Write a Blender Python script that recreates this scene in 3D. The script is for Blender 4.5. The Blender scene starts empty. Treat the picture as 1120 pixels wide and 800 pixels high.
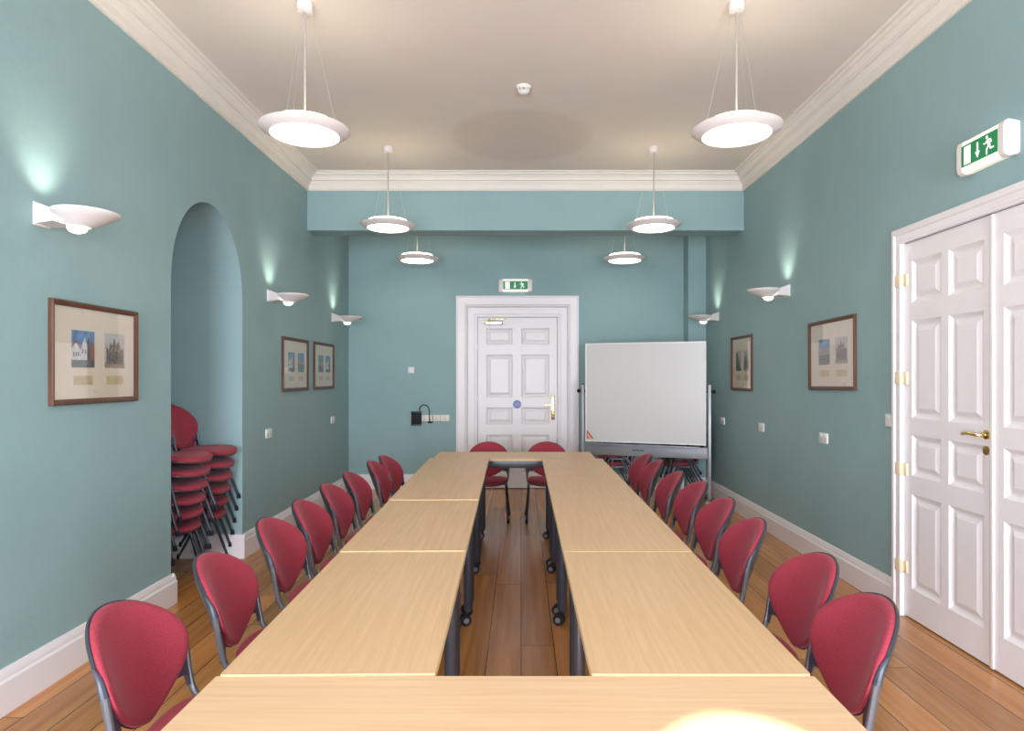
import bpy, bmesh, math, random
from mathutils import Vector, Matrix
random.seed(7)
PI = math.pi
sc = bpy.context.scene
COL = sc.collection

# ------------------------------------------------------------------ materials
def srgb(r, g, b):
    f = lambda c: (c / 255 / 12.92) if c <= 10 else ((c / 255 + 0.055) / 1.055) ** 2.4
    return (f(r), f(g), f(b), 1.0)

def new_mat(name):
    m = bpy.data.materials.new(name)
    m.use_nodes = True
    nt = m.node_tree
    return m, nt, nt.nodes['Principled BSDF']

def mat(name, color, rough=0.5, metal=0.0, var=0.06, scale=6.0, bump=0.0, bump_scale=60.0, spec=0.5):
    """procedural: base colour with gentle noise variation, optional noise bump"""
    m, nt, b = new_mat(name)
    n = nt.nodes
    tc = n.new('ShaderNodeTexCoord')
    no = n.new('ShaderNodeTexNoise'); no.inputs['Scale'].default_value = scale; no.inputs['Detail'].default_value = 4
    nt.links.new(tc.outputs['Object'], no.inputs['Vector'])
    r = n.new('ShaderNodeValToRGB')
    c = Vector(color[:3])
    r.color_ramp.elements[0].position = 0.3; r.color_ramp.elements[1].position = 0.7
    r.color_ramp.elements[0].color = (*(c * (1 - var)), 1)
    r.color_ramp.elements[1].color = (*[min(1, v * (1 + var)) for v in c], 1)
    nt.links.new(no.outputs['Fac'], r.inputs['Fac'])
    nt.links.new(r.outputs['Color'], b.inputs['Base Color'])
    b.inputs['Roughness'].default_value = rough
    b.inputs['Metallic'].default_value = metal
    b.inputs['Specular IOR Level'].default_value = spec
    if bump > 0:
        n2 = n.new('ShaderNodeTexNoise'); n2.inputs['Scale'].default_value = bump_scale; n2.inputs['Detail'].default_value = 3
        nt.links.new(tc.outputs['Object'], n2.inputs['Vector'])
        bp = n.new('ShaderNodeBump'); bp.inputs['Strength'].default_value = bump; bp.inputs['Distance'].default_value = 0.01
        nt.links.new(n2.outputs['Fac'], bp.inputs['Height'])
        nt.links.new(bp.outputs['Normal'], b.inputs['Normal'])
    return m

def emit_mat(name, color, strength):
    m, nt, b = new_mat(name)
    b.inputs['Base Color'].default_value = (0.8, 0.8, 0.78, 1)
    b.inputs['Emission Color'].default_value = color
    b.inputs['Emission Strength'].default_value = strength
    b.inputs['Roughness'].default_value = 0.4
    return m

def grain_mat(name, dark, light, axis, rough=0.4, coat=0.0):
    """laminate / veneer wood: fine streaks along one axis"""
    m, nt, b = new_mat(name)
    n = nt.nodes
    tc = n.new('ShaderNodeTexCoord')
    mp = n.new('ShaderNodeMapping')
    s = [55.0, 55.0, 55.0]; s[axis] = 2.2
    mp.inputs['Scale'].default_value = s
    nt.links.new(tc.outputs['Object'], mp.inputs['Vector'])
    no = n.new('ShaderNodeTexNoise'); no.inputs['Scale'].default_value = 1.0; no.inputs['Detail'].default_value = 5; no.inputs['Roughness'].default_value = 0.6
    nt.links.new(mp.outputs['Vector'], no.inputs['Vector'])
    r = n.new('ShaderNodeValToRGB')
    r.color_ramp.elements[0].position = 0.30; r.color_ramp.elements[0].color = dark
    r.color_ramp.elements[1].position = 0.68; r.color_ramp.elements[1].color = light
    nt.links.new(no.outputs['Fac'], r.inputs['Fac'])
    nt.links.new(r.outputs['Color'], b.inputs['Base Color'])
    b.inputs['Roughness'].default_value = rough
    b.inputs['Coat Weight'].default_value = coat
    return m

def floor_mat():
    m, nt, b = new_mat('floorboards_varnished')
    n, L = nt.nodes, nt.links
    tc = n.new('ShaderNodeTexCoord')
    sp = n.new('ShaderNodeSeparateXYZ'); L.new(tc.outputs['Object'], sp.inputs[0])
    W, LEN = 0.19, 2.7
    dx = n.new('ShaderNodeMath'); dx.operation = 'DIVIDE'; dx.inputs[1].default_value = W; L.new(sp.outputs['X'], dx.inputs[0])
    ix = n.new('ShaderNodeMath'); ix.operation = 'FLOOR'; L.new(dx.outputs[0], ix.inputs[0])
    wn1 = n.new('ShaderNodeTexWhiteNoise'); wn1.noise_dimensions = '1D'; L.new(ix.outputs[0], wn1.inputs['W'])
    dy = n.new('ShaderNodeMath'); dy.operation = 'DIVIDE'; dy.inputs[1].default_value = LEN; L.new(sp.outputs['Y'], dy.inputs[0])
    ay = n.new('ShaderNodeMath'); ay.operation = 'ADD'; L.new(dy.outputs[0], ay.inputs[0]); L.new(wn1.outputs['Value'], ay.inputs[1])
    iy = n.new('ShaderNodeMath'); iy.operation = 'FLOOR'; L.new(ay.outputs[0], iy.inputs[0])
    cb = n.new('ShaderNodeCombineXYZ'); L.new(ix.outputs[0], cb.inputs[0]); L.new(iy.outputs[0], cb.inputs[1])
    wn2 = n.new('ShaderNodeTexWhiteNoise'); wn2.noise_dimensions = '3D'; L.new(cb.outputs[0], wn2.inputs['Vector'])
    # grain
    ad = n.new('ShaderNodeVectorMath'); ad.operation = 'ADD'
    sv = n.new('ShaderNodeVectorMath'); sv.operation = 'SCALE'; sv.inputs['Scale'].default_value = 7.0
    L.new(wn2.outputs['Color'], sv.inputs[0])
    mp = n.new('ShaderNodeMapping'); mp.inputs['Scale'].default_value = (22, 0.9, 1)
    L.new(tc.outputs['Object'], mp.inputs['Vector']); L.new(mp.outputs[0], ad.inputs[0]); L.new(sv.outputs[0], ad.inputs[1])
    no = n.new('ShaderNodeTexNoise'); no.inputs['Scale'].default_value = 1.0; no.inputs['Detail'].default_value = 4; no.inputs['Distortion'].default_value = 0.25
    L.new(ad.outputs[0], no.inputs['Vector'])
    cr = n.new('ShaderNodeValToRGB')
    cr.color_ramp.elements[0].position = 0.2; cr.color_ramp.elements[0].color = (0.35, 0.130, 0.030, 1)
    cr.color_ramp.elements[1].position = 0.75; cr.color_ramp.elements[1].color = (0.60, 0.275, 0.085, 1)
    L.new(no.outputs['Fac'], cr.inputs['Fac'])
    hv = n.new('ShaderNodeHueSaturation')
    mr = n.new('ShaderNodeMapRange'); mr.inputs['To Min'].default_value = 0.72; mr.inputs['To Max'].default_value = 1.18
    L.new(wn2.outputs['Value'], mr.inputs['Value']); L.new(mr.outputs[0], hv.inputs['Value']); L.new(cr.outputs['Color'], hv.inputs['Color'])
    # seams between boards
    def seam(src, w):
        fr = n.new('ShaderNodeMath'); fr.operation = 'FRACT'; L.new(src.outputs[0], fr.inputs[0])
        sb = n.new('ShaderNodeMath'); sb.operation = 'SUBTRACT'; sb.inputs[1].default_value = 0.5; L.new(fr.outputs[0], sb.inputs[0])
        ab = n.new('ShaderNodeMath'); ab.operation = 'ABSOLUTE'; L.new(sb.outputs[0], ab.inputs[0])
        gt = n.new('ShaderNodeMath'); gt.operation = 'GREATER_THAN'; gt.inputs[1].default_value = 0.5 - w; L.new(ab.outputs[0], gt.inputs[0])
        return gt
    s1, s2 = seam(dx, 0.014), seam(ay, 0.0009)
    mx = n.new('ShaderNodeMath'); mx.operation = 'MAXIMUM'; L.new(s1.outputs[0], mx.inputs[0]); L.new(s2.outputs[0], mx.inputs[1])
    mix = n.new('ShaderNodeMix'); mix.data_type = 'RGBA'
    L.new(mx.outputs[0], mix.inputs['Factor']); L.new(hv.outputs['Color'], mix.inputs['A']); mix.inputs['B'].default_value = (0.075, 0.028, 0.009, 1)
    L.new(mix.outputs['Result'], b.inputs['Base Color'])
    inv = n.new('ShaderNodeMath'); inv.operation = 'SUBTRACT'; inv.inputs[0].default_value = 1.0; L.new(mx.outputs[0], inv.inputs[1])
    bp = n.new('ShaderNodeBump'); bp.inputs['Strength'].default_value = 0.4; bp.inputs['Distance'].default_value = 0.003
    L.new(inv.outputs[0], bp.inputs['Height']); L.new(bp.outputs[0], b.inputs['Normal'])
    b.inputs['Roughness'].default_value = 0.27
    b.inputs['Specular IOR Level'].default_value = 0.45
    b.inputs['Coat Weight'].default_value = 0.10
    b.inputs['Coat Roughness'].default_value = 0.2
    return m

def fabric_mat(name, c):
    """woven upholstery: fine check weave in the colour and bump"""
    m, nt, b = new_mat(name)
    n, L = nt.nodes, nt.links
    tc = n.new('ShaderNodeTexCoord')
    wv = n.new('ShaderNodeTexWave'); wv.wave_type = 'BANDS'; wv.bands_direction = 'Z'; wv.inputs['Scale'].default_value = 30; wv.inputs['Distortion'].default_value = 6; wv.inputs['Detail Scale'].default_value = 4
    L.new(tc.outputs['Object'], wv.inputs['Vector'])
    no = n.new('ShaderNodeTexNoise'); no.inputs['Scale'].default_value = 170; L.new(tc.outputs['Object'], no.inputs['Vector'])
    ad = n.new('ShaderNodeMath'); ad.operation = 'MULTIPLY_ADD'; ad.inputs[1].default_value = 0.35
    L.new(wv.outputs['Fac'], ad.inputs[0]); L.new(no.outputs['Fac'], ad.inputs[2])
    cr = n.new('ShaderNodeValToRGB')
    v = Vector(c[:3])
    cr.color_ramp.elements[0].position = 0.3; cr.color_ramp.elements[0].color = (*(v * 0.80), 1)
    cr.color_ramp.elements[1].position = 1.0; cr.color_ramp.elements[1].color = (*(v * 1.18), 1)
    L.new(ad.outputs[0], cr.inputs['Fac']); L.new(cr.outputs['Color'], b.inputs['Base Color'])
    bp = n.new('ShaderNodeBump'); bp.inputs['Strength'].default_value = 0.25; bp.inputs['Distance'].default_value = 0.002
    L.new(ad.outputs[0], bp.inputs['Height']); L.new(bp.outputs[0], b.inputs['Normal'])
    b.inputs['Roughness'].default_value = 0.85
    b.inputs['Sheen Weight'].default_value = 0.12
    b.inputs['Sheen Roughness'].default_value = 0.4
    b.inputs['Sheen Tint'].default_value = (1.0, 0.75, 0.8, 1)
    return m

def glass_mat():
    m, nt, b = new_mat('picture_glass')
    n, L = nt.nodes, nt.links
    out = n['Material Output']
    tr = n.new('ShaderNodeBsdfTransparent'); gl = n.new('ShaderNodeBsdfGlossy'); gl.inputs['Roughness'].default_value = 0.03
    lw = n.new('ShaderNodeLayerWeight'); lw.inputs['Blend'].default_value = 0.12
    mx = n.new('ShaderNodeMixShader')
    L.new(lw.outputs['Facing'], mx.inputs[0]); L.new(tr.outputs[0], mx.inputs[1]); L.new(gl.outputs[0], mx.inputs[2]); L.new(mx.outputs[0], out.inputs['Surface'])
    return m

M = {}
M['wall'] = mat('teal_wall_paint', (0.268, 0.396, 0.405), 0.75, var=0.035, scale=2.2, bump=0.10, bump_scale=35, spec=0.3)
M['ceiling'] = mat('ceiling_paint', (0.68, 0.62, 0.555), 0.9, var=0.015, scale=1.5, spec=0.2)
M['cornice'] = mat('cornice_paint', (0.74, 0.69, 0.63), 0.8, var=0.01, spec=0.2)
M['gloss_white'] = mat('white_gloss_woodwork', (0.78, 0.735, 0.745), 0.35, var=0.012, scale=4)
M['door_white'] = mat('white_door_paint', (0.80, 0.755, 0.77), 0.38, var=0.012, scale=4)
M['floor'] = floor_mat()
M['lam_y'] = grain_mat('maple_laminate_lengthwise', srgb(205, 166, 123), srgb(218, 181, 138), 1, 0.40)
M['lam_x'] = grain_mat('maple_laminate_crosswise', srgb(214, 174, 135), srgb(227, 190, 151), 0, 0.40)
M['edge'] = mat('pale_edge_banding', srgb(206, 174, 130), 0.6, var=0.03)
M['metal_dark'] = mat('graphite_powder_coat', (0.040, 0.044, 0.055), 0.38, metal=0.2, var=0.1, scale=30)
M['metal_leg'] = mat('grey_tube_coat', (0.048, 0.052, 0.066), 0.34, metal=0.2, var=0.08, scale=30)
M['tube_grey'] = mat('slate_grey_tube', (0.125, 0.13, 0.15), 0.32, metal=0.35, var=0.06, scale=30)
M['plastic_dark'] = mat('charcoal_plastic', (0.032, 0.035, 0.043), 0.34, var=0.08, scale=40)
M['plastic_blue'] = mat('slate_plastic', (0.048, 0.055, 0.078), 0.4, var=0.08, scale=40)
M['black'] = mat('black_rubber', (0.010, 0.010, 0.014), 0.6, var=0.1, spec=0.25)
M['wheel'] = mat('castor_grey', (0.17, 0.17, 0.18), 0.4, var=0.1)
M['fabric'] = fabric_mat('claret_upholstery', (0.315, 0.027, 0.050))
M['lamp_white'] = mat('lamp_white_enamel', (0.74, 0.68, 0.66), 0.4, var=0.01)
M['plastic_white'] = mat('white_plastic', (0.76, 0.74, 0.72), 0.35, var=0.015)
M['plastic_cream'] = mat('cream_plastic', (0.74, 0.68, 0.60), 0.35, var=0.015)
M['rod_beige'] = mat('beige_rod_enamel', (0.40, 0.36, 0.32), 0.5, var=0.02)
M['glow'] = emit_mat('pendant_diffuser_light', (1.0, 0.90, 0.72, 1), 11.0)
M['glow_up'] = emit_mat('pendant_top_light', (1.0, 0.90, 0.66, 1), 6.5)
M['glow_sconce'] = emit_mat('sconce_glass_light', (1.0, 0.86, 0.60, 1), 2.6)
M['brass'] = mat('polished_brass', (0.80, 0.58, 0.25), 0.22, metal=1.0, var=0.05)
M['brass_matt'] = mat('cream_hinge_brass', (0.80, 0.68, 0.48), 0.45, metal=0.1, var=0.06)
M['silver'] = mat('satin_silver', (0.62, 0.60, 0.58), 0.3, metal=0.8, var=0.04)
M['alu'] = mat('grey_aluminium_frame', (0.34, 0.35, 0.37), 0.42, metal=0.5, var=0.05)
M['tray'] = mat('grey_enamel_tray', (0.27, 0.28, 0.30), 0.45, metal=0.2, var=0.05)
M['board'] = mat('whiteboard_enamel', (0.64, 0.62, 0.605), 0.28, var=0.012, scale=2)
M['frame_wood'] = grain_mat('brown_frame_wood', (0.070, 0.028, 0.015, 1), (0.145, 0.060, 0.034, 1), 2, 0.4)
M['mount'] = mat('cream_mount_card', (0.80, 0.69, 0.56), 0.85, var=0.03, scale=9)
M['caption'] = mat('yellowed_caption_card', (0.62, 0.49, 0.28), 0.85, var=0.14, scale=60)
M['glass'] = glass_mat()
M['sky_blue'] = mat('print_sky_blue', (0.14, 0.25, 0.47), 0.8, var=0.35, scale=25)
M['sky_pale'] = mat('print_pale_sky', (0.52, 0.50, 0.50), 0.8, var=0.12, scale=25)
M['p_white'] = mat('print_white_render', (0.66, 0.64, 0.64), 0.8, var=0.2, scale=60)
M['p_roof'] = mat('print_roof_red', (0.30, 0.13, 0.11), 0.8, var=0.3, scale=70)
M['p_slate'] = mat('print_slate', (0.10, 0.10, 0.12), 0.8, var=0.5, scale=70)
M['p_street'] = mat('print_street_grey', (0.12, 0.13, 0.14), 0.8, var=0.35, scale=50)
M['p_sepia'] = mat('print_sepia_stone', (0.20, 0.14, 0.10), 0.8, var=0.6, scale=80)
M['p_sepia_l'] = mat('print_sepia_light', (0.36, 0.28, 0.21), 0.8, var=0.4, scale=60)
M['p_green'] = mat('print_tree_green', (0.06, 0.10, 0.055), 0.8, var=0.5, scale=70)
M['green'] = mat('exit_sign_green', (0.008, 0.26, 0.085), 0.4, var=0.03)
M['pict'] = emit_mat('exit_pictogram_white', (0.85, 0.95, 0.85, 1), 0.35)
M['sign_lit'] = emit_mat('exit_sign_diffuser', (1.0, 0.94, 0.74, 1), 0.45)
M['led'] = emit_mat('green_led', (0.4, 1.0, 0.8, 1), 1.5)
M['blue'] = mat('notice_blue', (0.15, 0.20, 0.52), 0.5, var=0.04)
M['notice_text'] = mat('notice_pale_print', (0.42, 0.42, 0.58), 0.5, var=0.04)
M['red'] = mat('sticker_red', (0.55, 0.09, 0.06), 0.5, var=0.05)
M['pink'] = mat('sticker_pink', (0.68, 0.45, 0.40), 0.5, var=0.05)
M['sun_block'] = mat('white_sun_block', (0.75, 0.75, 0.75), 0.9, scale=40)

# ------------------------------------------------------------------ mesh helpers
class MB:
    def __init__(s): s.bm = bmesh.new(); s.mi = 0
    def face(s, vs):
        try:
            f = s.bm.faces.new(vs); f.material_index = s.mi; return f
        except ValueError: return None
    def quad(s, *pts): return s.face([s.bm.verts.new(p) for p in pts])
    def box(s, x0, x1, y0, y1, z0, z1, bev=0.0, seg=2, mtx=None):
        t = bmesh.new()
        bmesh.ops.create_cube(t, size=1.0)
        for v in t.verts:
            v.co = Vector(((x0 + x1) / 2 + v.co.x * (x1 - x0), (y0 + y1) / 2 + v.co.y * (y1 - y0), (z0 + z1) / 2 + v.co.z * (z1 - z0)))
        if bev > 0: bmesh.ops.bevel(t, geom=t.edges[:], offset=bev, segments=seg, profile=0.5, affect='EDGES')
        if mtx is not None: bmesh.ops.transform(t, matrix=mtx, verts=t.verts[:])
        s.add(t); return s
    def add(s, t):
        mp = {v: s.bm.verts.new(v.co) for v in t.verts}
        for f in t.faces: s.face([mp[v] for v in f.verts])
        t.free()
    def tube(s, pts, r, n=10, cap=True, ratio=1.0, up=None):
        pts = [Vector(p) for p in pts]
        rs = r if isinstance(r, (list, tuple)) else [r] * len(pts)
        rings = []
        ref = Vector(up) if up else None
        prev = None
        for i, p in enumerate(pts):
            t = (pts[min(i + 1, len(pts) - 1)] - pts[max(i - 1, 0)]).normalized()
            if prev is None:
                a = ref if ref else (Vector((0, 0, 1)) if abs(t.z) < 0.9 else Vector((1, 0, 0)))
            else: a = prev
            u = (a - t * a.dot(t)).normalized(); prev = u
            w = t.cross(u)
            rings.append([s.bm.verts.new(p + u * (math.cos(2 * PI * k / n) * rs[i]) + w * (math.sin(2 * PI * k / n) * rs[i] * ratio)) for k in range(n)])
        for a, b in zip(rings, rings[1:]):
            for k in range(n): s.face([a[k], a[(k + 1) % n], b[(k + 1) % n], b[k]])
        if cap: s.face(rings[0][::-1]); s.face(rings[-1])
        return s
    def lathe(s, prof, n=40, c=(0, 0, 0), close=False, mtx=None):
        """prof: (r,z) list revolved round z"""
        t = []
        for r, z in prof:
            if r < 1e-6:
                p = Vector((c[0], c[1], c[2] + z)); t.append([s.bm.verts.new(mtx @ p if mtx else p)])
            else:
                ring = []
                for k in range(n):
                    p = Vector((c[0] + r * math.cos(2 * PI * k / n), c[1] + r * math.sin(2 * PI * k / n), c[2] + z))
                    ring.append(s.bm.verts.new(mtx @ p if mtx else p))
                t.append(ring)
        pairs = list(zip(t, t[1:])) + ([(t[-1], t[0])] if close else [])
        for a, b in pairs:
            for k in range(n):
                k2 = (k + 1) % n
                if len(a) == 1 and len(b) == 1: continue
                if len(a) == 1: s.face([a[0], b[k2], b[k]])
                elif len(b) == 1: s.face([a[k], a[k2], b[0]])
                else: s.face([a[k], a[k2], b[k2], b[k]])
        return s
    def prism(s, pts, y0, y1):
        """(x,z) outline extruded from y0 to y1"""
        a = [s.bm.verts.new((x, y0, z)) for x, z in pts]
        b = [s.bm.verts.new((x, y1, z)) for x, z in pts]
        n = len(pts)
        s.face(a); s.face(b[::-1])
        for k in range(n): s.face([a[k], b[k], b[(k + 1) % n], a[(k + 1) % n]])
        return s
    def sweep(s, prof, p0, p1, nrm):
        """straight moulding: prof is (out, z) from wall line p0-p1, nrm points into the room"""
        nv = Vector((nrm[0], nrm[1], 0))
        a = [s.bm.verts.new(Vector((p0[0], p0[1], 0)) + nv * o + Vector((0, 0, z))) for o, z in prof]
        b = [s.bm.verts.new(Vector((p1[0], p1[1], 0)) + nv * o + Vector((0, 0, z))) for o, z in prof]
        n = len(prof)
        for k in range(n): s.face([a[k], a[(k + 1) % n], b[(k + 1) % n], b[k]])
        s.face(a); s.face(b[::-1])
        return s
    def build(s, name, mats, parent=None, smooth=35, weld=False):
        if weld: bmesh.ops.remove_doubles(s.bm, verts=s.bm.verts[:], dist=1e-5)
        bmesh.ops.recalc_face_normals(s.bm, faces=s.bm.faces[:])
        me = bpy.data.meshes.new(name); s.bm.to_mesh(me); s.bm.free()
        for m in (mats if isinstance(mats, (list, tuple)) else [mats]): me.materials.append(M[m])
        if smooth:
            for p in me.polygons: p.use_smooth = True
            me.set_sharp_from_angle(angle=math.radians(smooth))
        o = bpy.data.objects.new(name, me); COL.objects.link(o)
        if parent is not None: o.parent = parent
        return o

def tag(o, label=None, cat=None, group=None, kind=None):
    if label: o['label'] = label
    if cat: o['category'] = cat
    if group: o['group'] = group
    if kind: o['kind'] = kind
    return o
def thing(name, label, cat, loc=(0, 0, 0), rz=0.0, group=None):
    o = bpy.data.objects.new(name, None); o.empty_display_size = 0.1
    COL.objects.link(o); o.location = loc; o.rotation_euler = (0, 0, rz)
    return tag(o, label, cat, group)
def dup(root, loc, rz, label, group=None):
    r = root.copy(); COL.objects.link(r); r.location = loc; r.rotation_euler = (0, 0, rz)
    r['label'] = label
    if group: r['group'] = group
    for ch in list(root.children):
        c = ch.copy(); COL.objects.link(c); c.parent = r
        for g in list(ch.children):
            d = g.copy(); COL.objects.link(d); d.parent = c
    return r
def struct(o): o['kind'] = 'structure'; return o
def bez(p0, p1, p2, n=8):
    p0, p1, p2 = Vector(p0), Vector(p1), Vector(p2)
    return [(1 - t) ** 2 * p0 + 2 * t * (1 - t) * p1 + t * t * p2 for t in [i / n for i in range(n + 1)]]
def smooth_path(pts, n=5):
    P = [Vector(p) for p in pts]; out = []
    for i in range(len(P) - 1):
        a, b, c, d = P[max(i - 1, 0)], P[i], P[i + 1], P[min(i + 2, len(P) - 1)]
        for k in range(n):
            t = k / n
            out.append(0.5 * ((2 * b) + (c - a) * t + (2 * a - 5 * b + 4 * c - d) * t * t + (3 * b - a - 3 * c + d) * t ** 3))
    return out + [P[-1]]

# ------------------------------------------------------------------ room dimensions (metres; camera above the origin, looking along +Y)
XL, XR, YB, YF = -2.41, 2.51, 9.20, -2.5
ZC = 3.845
EYE = 1.56
A0, A1, ASP, AAP, AX = 4.53, 5.69, 2.20, 2.905, -3.65       # alcove arch: jambs, springing, apex, depth
D0, D1, DZ = 2.69, 4.31, 2.434                              # double door opening in the right wall
B0, B1, BZ = -0.613, 0.511, 2.405                           # door opening in the end wall

# floor / ceiling
f = MB(); f.quad((AX, YF, 0), (XR + .1, YF, 0), (XR + .1, YB + .1, 0), (AX, YB + .1, 0)); struct(f.build('floor', 'floor', smooth=0))
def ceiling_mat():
    m = mat('ceiling_paint_darker_disc', (0.69, 0.62, 0.56), 0.9, var=0.015, scale=1.5, spec=0.2)
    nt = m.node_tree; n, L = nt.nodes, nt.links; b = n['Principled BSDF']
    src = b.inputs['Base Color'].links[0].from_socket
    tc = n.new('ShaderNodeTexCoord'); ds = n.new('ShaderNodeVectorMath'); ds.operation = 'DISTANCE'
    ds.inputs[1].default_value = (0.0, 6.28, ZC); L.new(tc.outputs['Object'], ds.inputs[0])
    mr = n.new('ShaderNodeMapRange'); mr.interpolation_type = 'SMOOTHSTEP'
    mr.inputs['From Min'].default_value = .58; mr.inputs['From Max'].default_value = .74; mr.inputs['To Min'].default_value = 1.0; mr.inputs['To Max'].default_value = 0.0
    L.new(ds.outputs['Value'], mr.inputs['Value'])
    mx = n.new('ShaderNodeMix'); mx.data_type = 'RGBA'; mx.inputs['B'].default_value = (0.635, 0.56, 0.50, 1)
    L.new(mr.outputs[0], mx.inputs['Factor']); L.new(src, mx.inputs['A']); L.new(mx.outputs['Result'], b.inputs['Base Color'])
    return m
M['ceiling'] = ceiling_mat()          # base colour slightly darker inside a soft-edged round area
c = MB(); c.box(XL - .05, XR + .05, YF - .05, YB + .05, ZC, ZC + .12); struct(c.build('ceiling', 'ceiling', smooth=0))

# left wall with arched alcove
def arch_pts(n=36):
    yc, h = (A0 + A1) / 2, (A1 - A0) / 2
    return [(yc - h * math.cos(PI * k / n), ASP + (AAP - ASP) * math.sin(PI * k / n) ** 0.94) for k in range(n + 1)]
w = MB()
w.quad((XL, YF, 0), (XL, A0, 0), (XL, A0, ZC), (XL, YF, ZC))
w.quad((XL, A1, 0), (XL, YB, 0), (XL, YB, ZC), (XL, A1, ZC))
ap = arch_pts()
for (ya, za), (yb, zb) in zip(ap, ap[1:]):
    w.quad((XL, ya, za), (XL, yb, zb), (XL, yb, ZC), (XL, ya, ZC))
    w.quad((XL, ya, za), (XL, yb, zb), (AX, yb, zb), (AX, ya, za))
w.quad((XL, A0, 0), (XL, A0, ASP), (AX, A0, ASP), (AX, A0, 0))
w.quad((XL, A1, 0), (XL, A1, ASP), (AX, A1, ASP), (AX, A1, 0))
w.face([w.bm.verts.new((AX, y, z)) for y, z in [(A0, 0)] + ap + [(A1, 0)]])
struct(w.build('wall_left', 'wall', smooth=0))

# right wall with door opening
w = MB()
w.quad((XR, YF, 0), (XR, D0, 0), (XR, D0, ZC), (XR, YF, ZC))
w.quad((XR, D1, 0), (XR, YB, 0), (XR, YB, ZC), (XR, D1, ZC))
w.quad((XR, D0, DZ), (XR, D1, DZ), (XR, D1, ZC), (XR, D0, ZC))
w.quad((XR, D0, 0), (XR, D0, DZ), (XR + .1, D0, DZ), (XR + .1, D0, 0)); w.quad((XR, D1, 0), (XR, D1, DZ), (XR + .1, D1, DZ), (XR + .1, D1, 0))
w.quad((XR, D0, DZ), (XR, D1, DZ), (XR + .1, D1, DZ), (XR + .1, D0, DZ)); w.quad((XR + .1, D0, 0), (XR + .1, D1, 0), (XR + .1, D1, DZ), (XR + .1, D0, DZ))
struct(w.build('wall_right', 'wall', smooth=0))

# end wall with door opening
w = MB()
w.quad((XL, YB, 0), (B0, YB, 0), (B0, YB, ZC), (XL, YB, ZC))
w.quad((B1, YB, 0), (XR, YB, 0), (XR, YB, ZC), (B1, YB, ZC))
w.quad((B0, YB, BZ), (B1, YB, BZ), (B1, YB, ZC), (B0, YB, ZC))
for x in (B0, B1): w.quad((x, YB, 0), (x, YB, BZ), (x, YB + .1, BZ), (x, YB + .1, 0))
w.quad((B0, YB, BZ), (B1, YB, BZ), (B1, YB + .1, BZ), (B0, YB + .1, BZ)); w.quad((B0, YB + .1, 0), (B1, YB + .1, 0), (B1, YB + .1, BZ), (B0, YB + .1, BZ))
struct(w.build('wall_back', 'wall', smooth=0))

# window wall behind the camera: two tall sashes and one narrow round-headed light
WR = [(-2.05, -0.55, 0.35, 2.65), (1.10, 2.2, 0.35, 2.65)]
AW = (0.14, 0.78, 0.95, 2.65)
w = MB()
xs = [XL, WR[0][0], WR[0][1], AW[0], AW[1], WR[1][0], WR[1][1], XR]
for i in (0, 2, 4, 6): w.quad((xs[i], YF, 0), (xs[i + 1], YF, 0), (xs[i + 1], YF, ZC), (xs[i], YF, ZC))
for x0, x1, z0, z1 in WR:
    w.quad((x0, YF, 0), (x1, YF, 0), (x1, YF, z0), (x0, YF, z0)); w.quad((x0, YF, z1), (x1, YF, z1), (x1, YF, ZC), (x0, YF, ZC))
w.quad((AW[0], YF, 0), (AW[1], YF, 0), (AW[1], YF, AW[2]), (AW[0], YF, AW[2]))
r = (AW[1] - AW[0]) / 2; xc = (AW[0] + AW[1]) / 2
hp = [(xc - r * math.cos(PI * k / 24), AW[3] - r + r * math.sin(PI * k / 24)) for k in range(25)]
for (xa, za), (xb, zb) in zip(hp, hp[1:]): w.quad((xa, YF, za), (xb, YF, zb), (xb, YF, ZC), (xa, YF, ZC))
struct(w.build('wall_front', 'wall', smooth=0))
for k, (x0, x1, z0, z1) in enumerate(WR):
    w = MB()
    for a, b_ in ((x0 - .08, x0), (x1, x1 + .08)): w.box(a, b_, YF - .04, YF + .05, z0 - .08, z1 + .08, .006)
    w.box(x0, x1, YF - .04, YF + .05, z1, z1 + .08, .006); w.box(x0 - .1, x1 + .1, YF - .04, YF + .09, z0 - .08, z0, .008)
    w.box(x0, x1, YF - .03, YF, (z0 + z1) / 2 - .02, (z0 + z1) / 2 + .02)
    w.box((x0 + x1) / 2 - .012, (x0 + x1) / 2 + .012, YF - .03, YF, z0, z1)
    wo = struct(w.build('window_%d' % (k + 1), 'gloss_white'))
    w = MB(); w.box(x0, x1, YF - .022, YF - .010, z0, z1); w.build('sun_block_panel', 'sun_block', wo)  # opaque panel added out of view to stop sun through this opening

# downstand beam and boxed column at the far end
w = MB(); w.box(XL - .02, XR + .02, 7.415, 7.70, 3.216, ZC + .01); struct(w.build('beam', 'wall', smooth=0))
w = MB(); w.box(2.27, XR + .02, 8.94, YB + .02, 0, ZC + .01); struct(w.build('column', 'wall', smooth=0))

# cornice
CZ = 3.66
CP = [(0, CZ), (.018, CZ), (.020, CZ + .012), (.028, CZ + .016), (.034, CZ + .06), (.055, CZ + .085), (.060, CZ + .098), (.078, CZ + .100),
      (.082, CZ + .125), (.105, CZ + .150), (.125, CZ + .156), (.130, CZ + .172), (.158, CZ + .174), (.165, ZC), (0, ZC)]
for k, (p0, p1, nn) in enumerate([((XL, YF), (XL, 7.415), (1, 0)), ((XR, YF), (XR, 7.415), (-1, 0)), ((XL, 7.415), (XR, 7.415), (0, -1))]):
    m_ = MB(); m_.sweep(CP, p0, p1, nn); struct(m_.build('trim_%d' % (k + 1), 'cornice', smooth=25))

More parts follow.
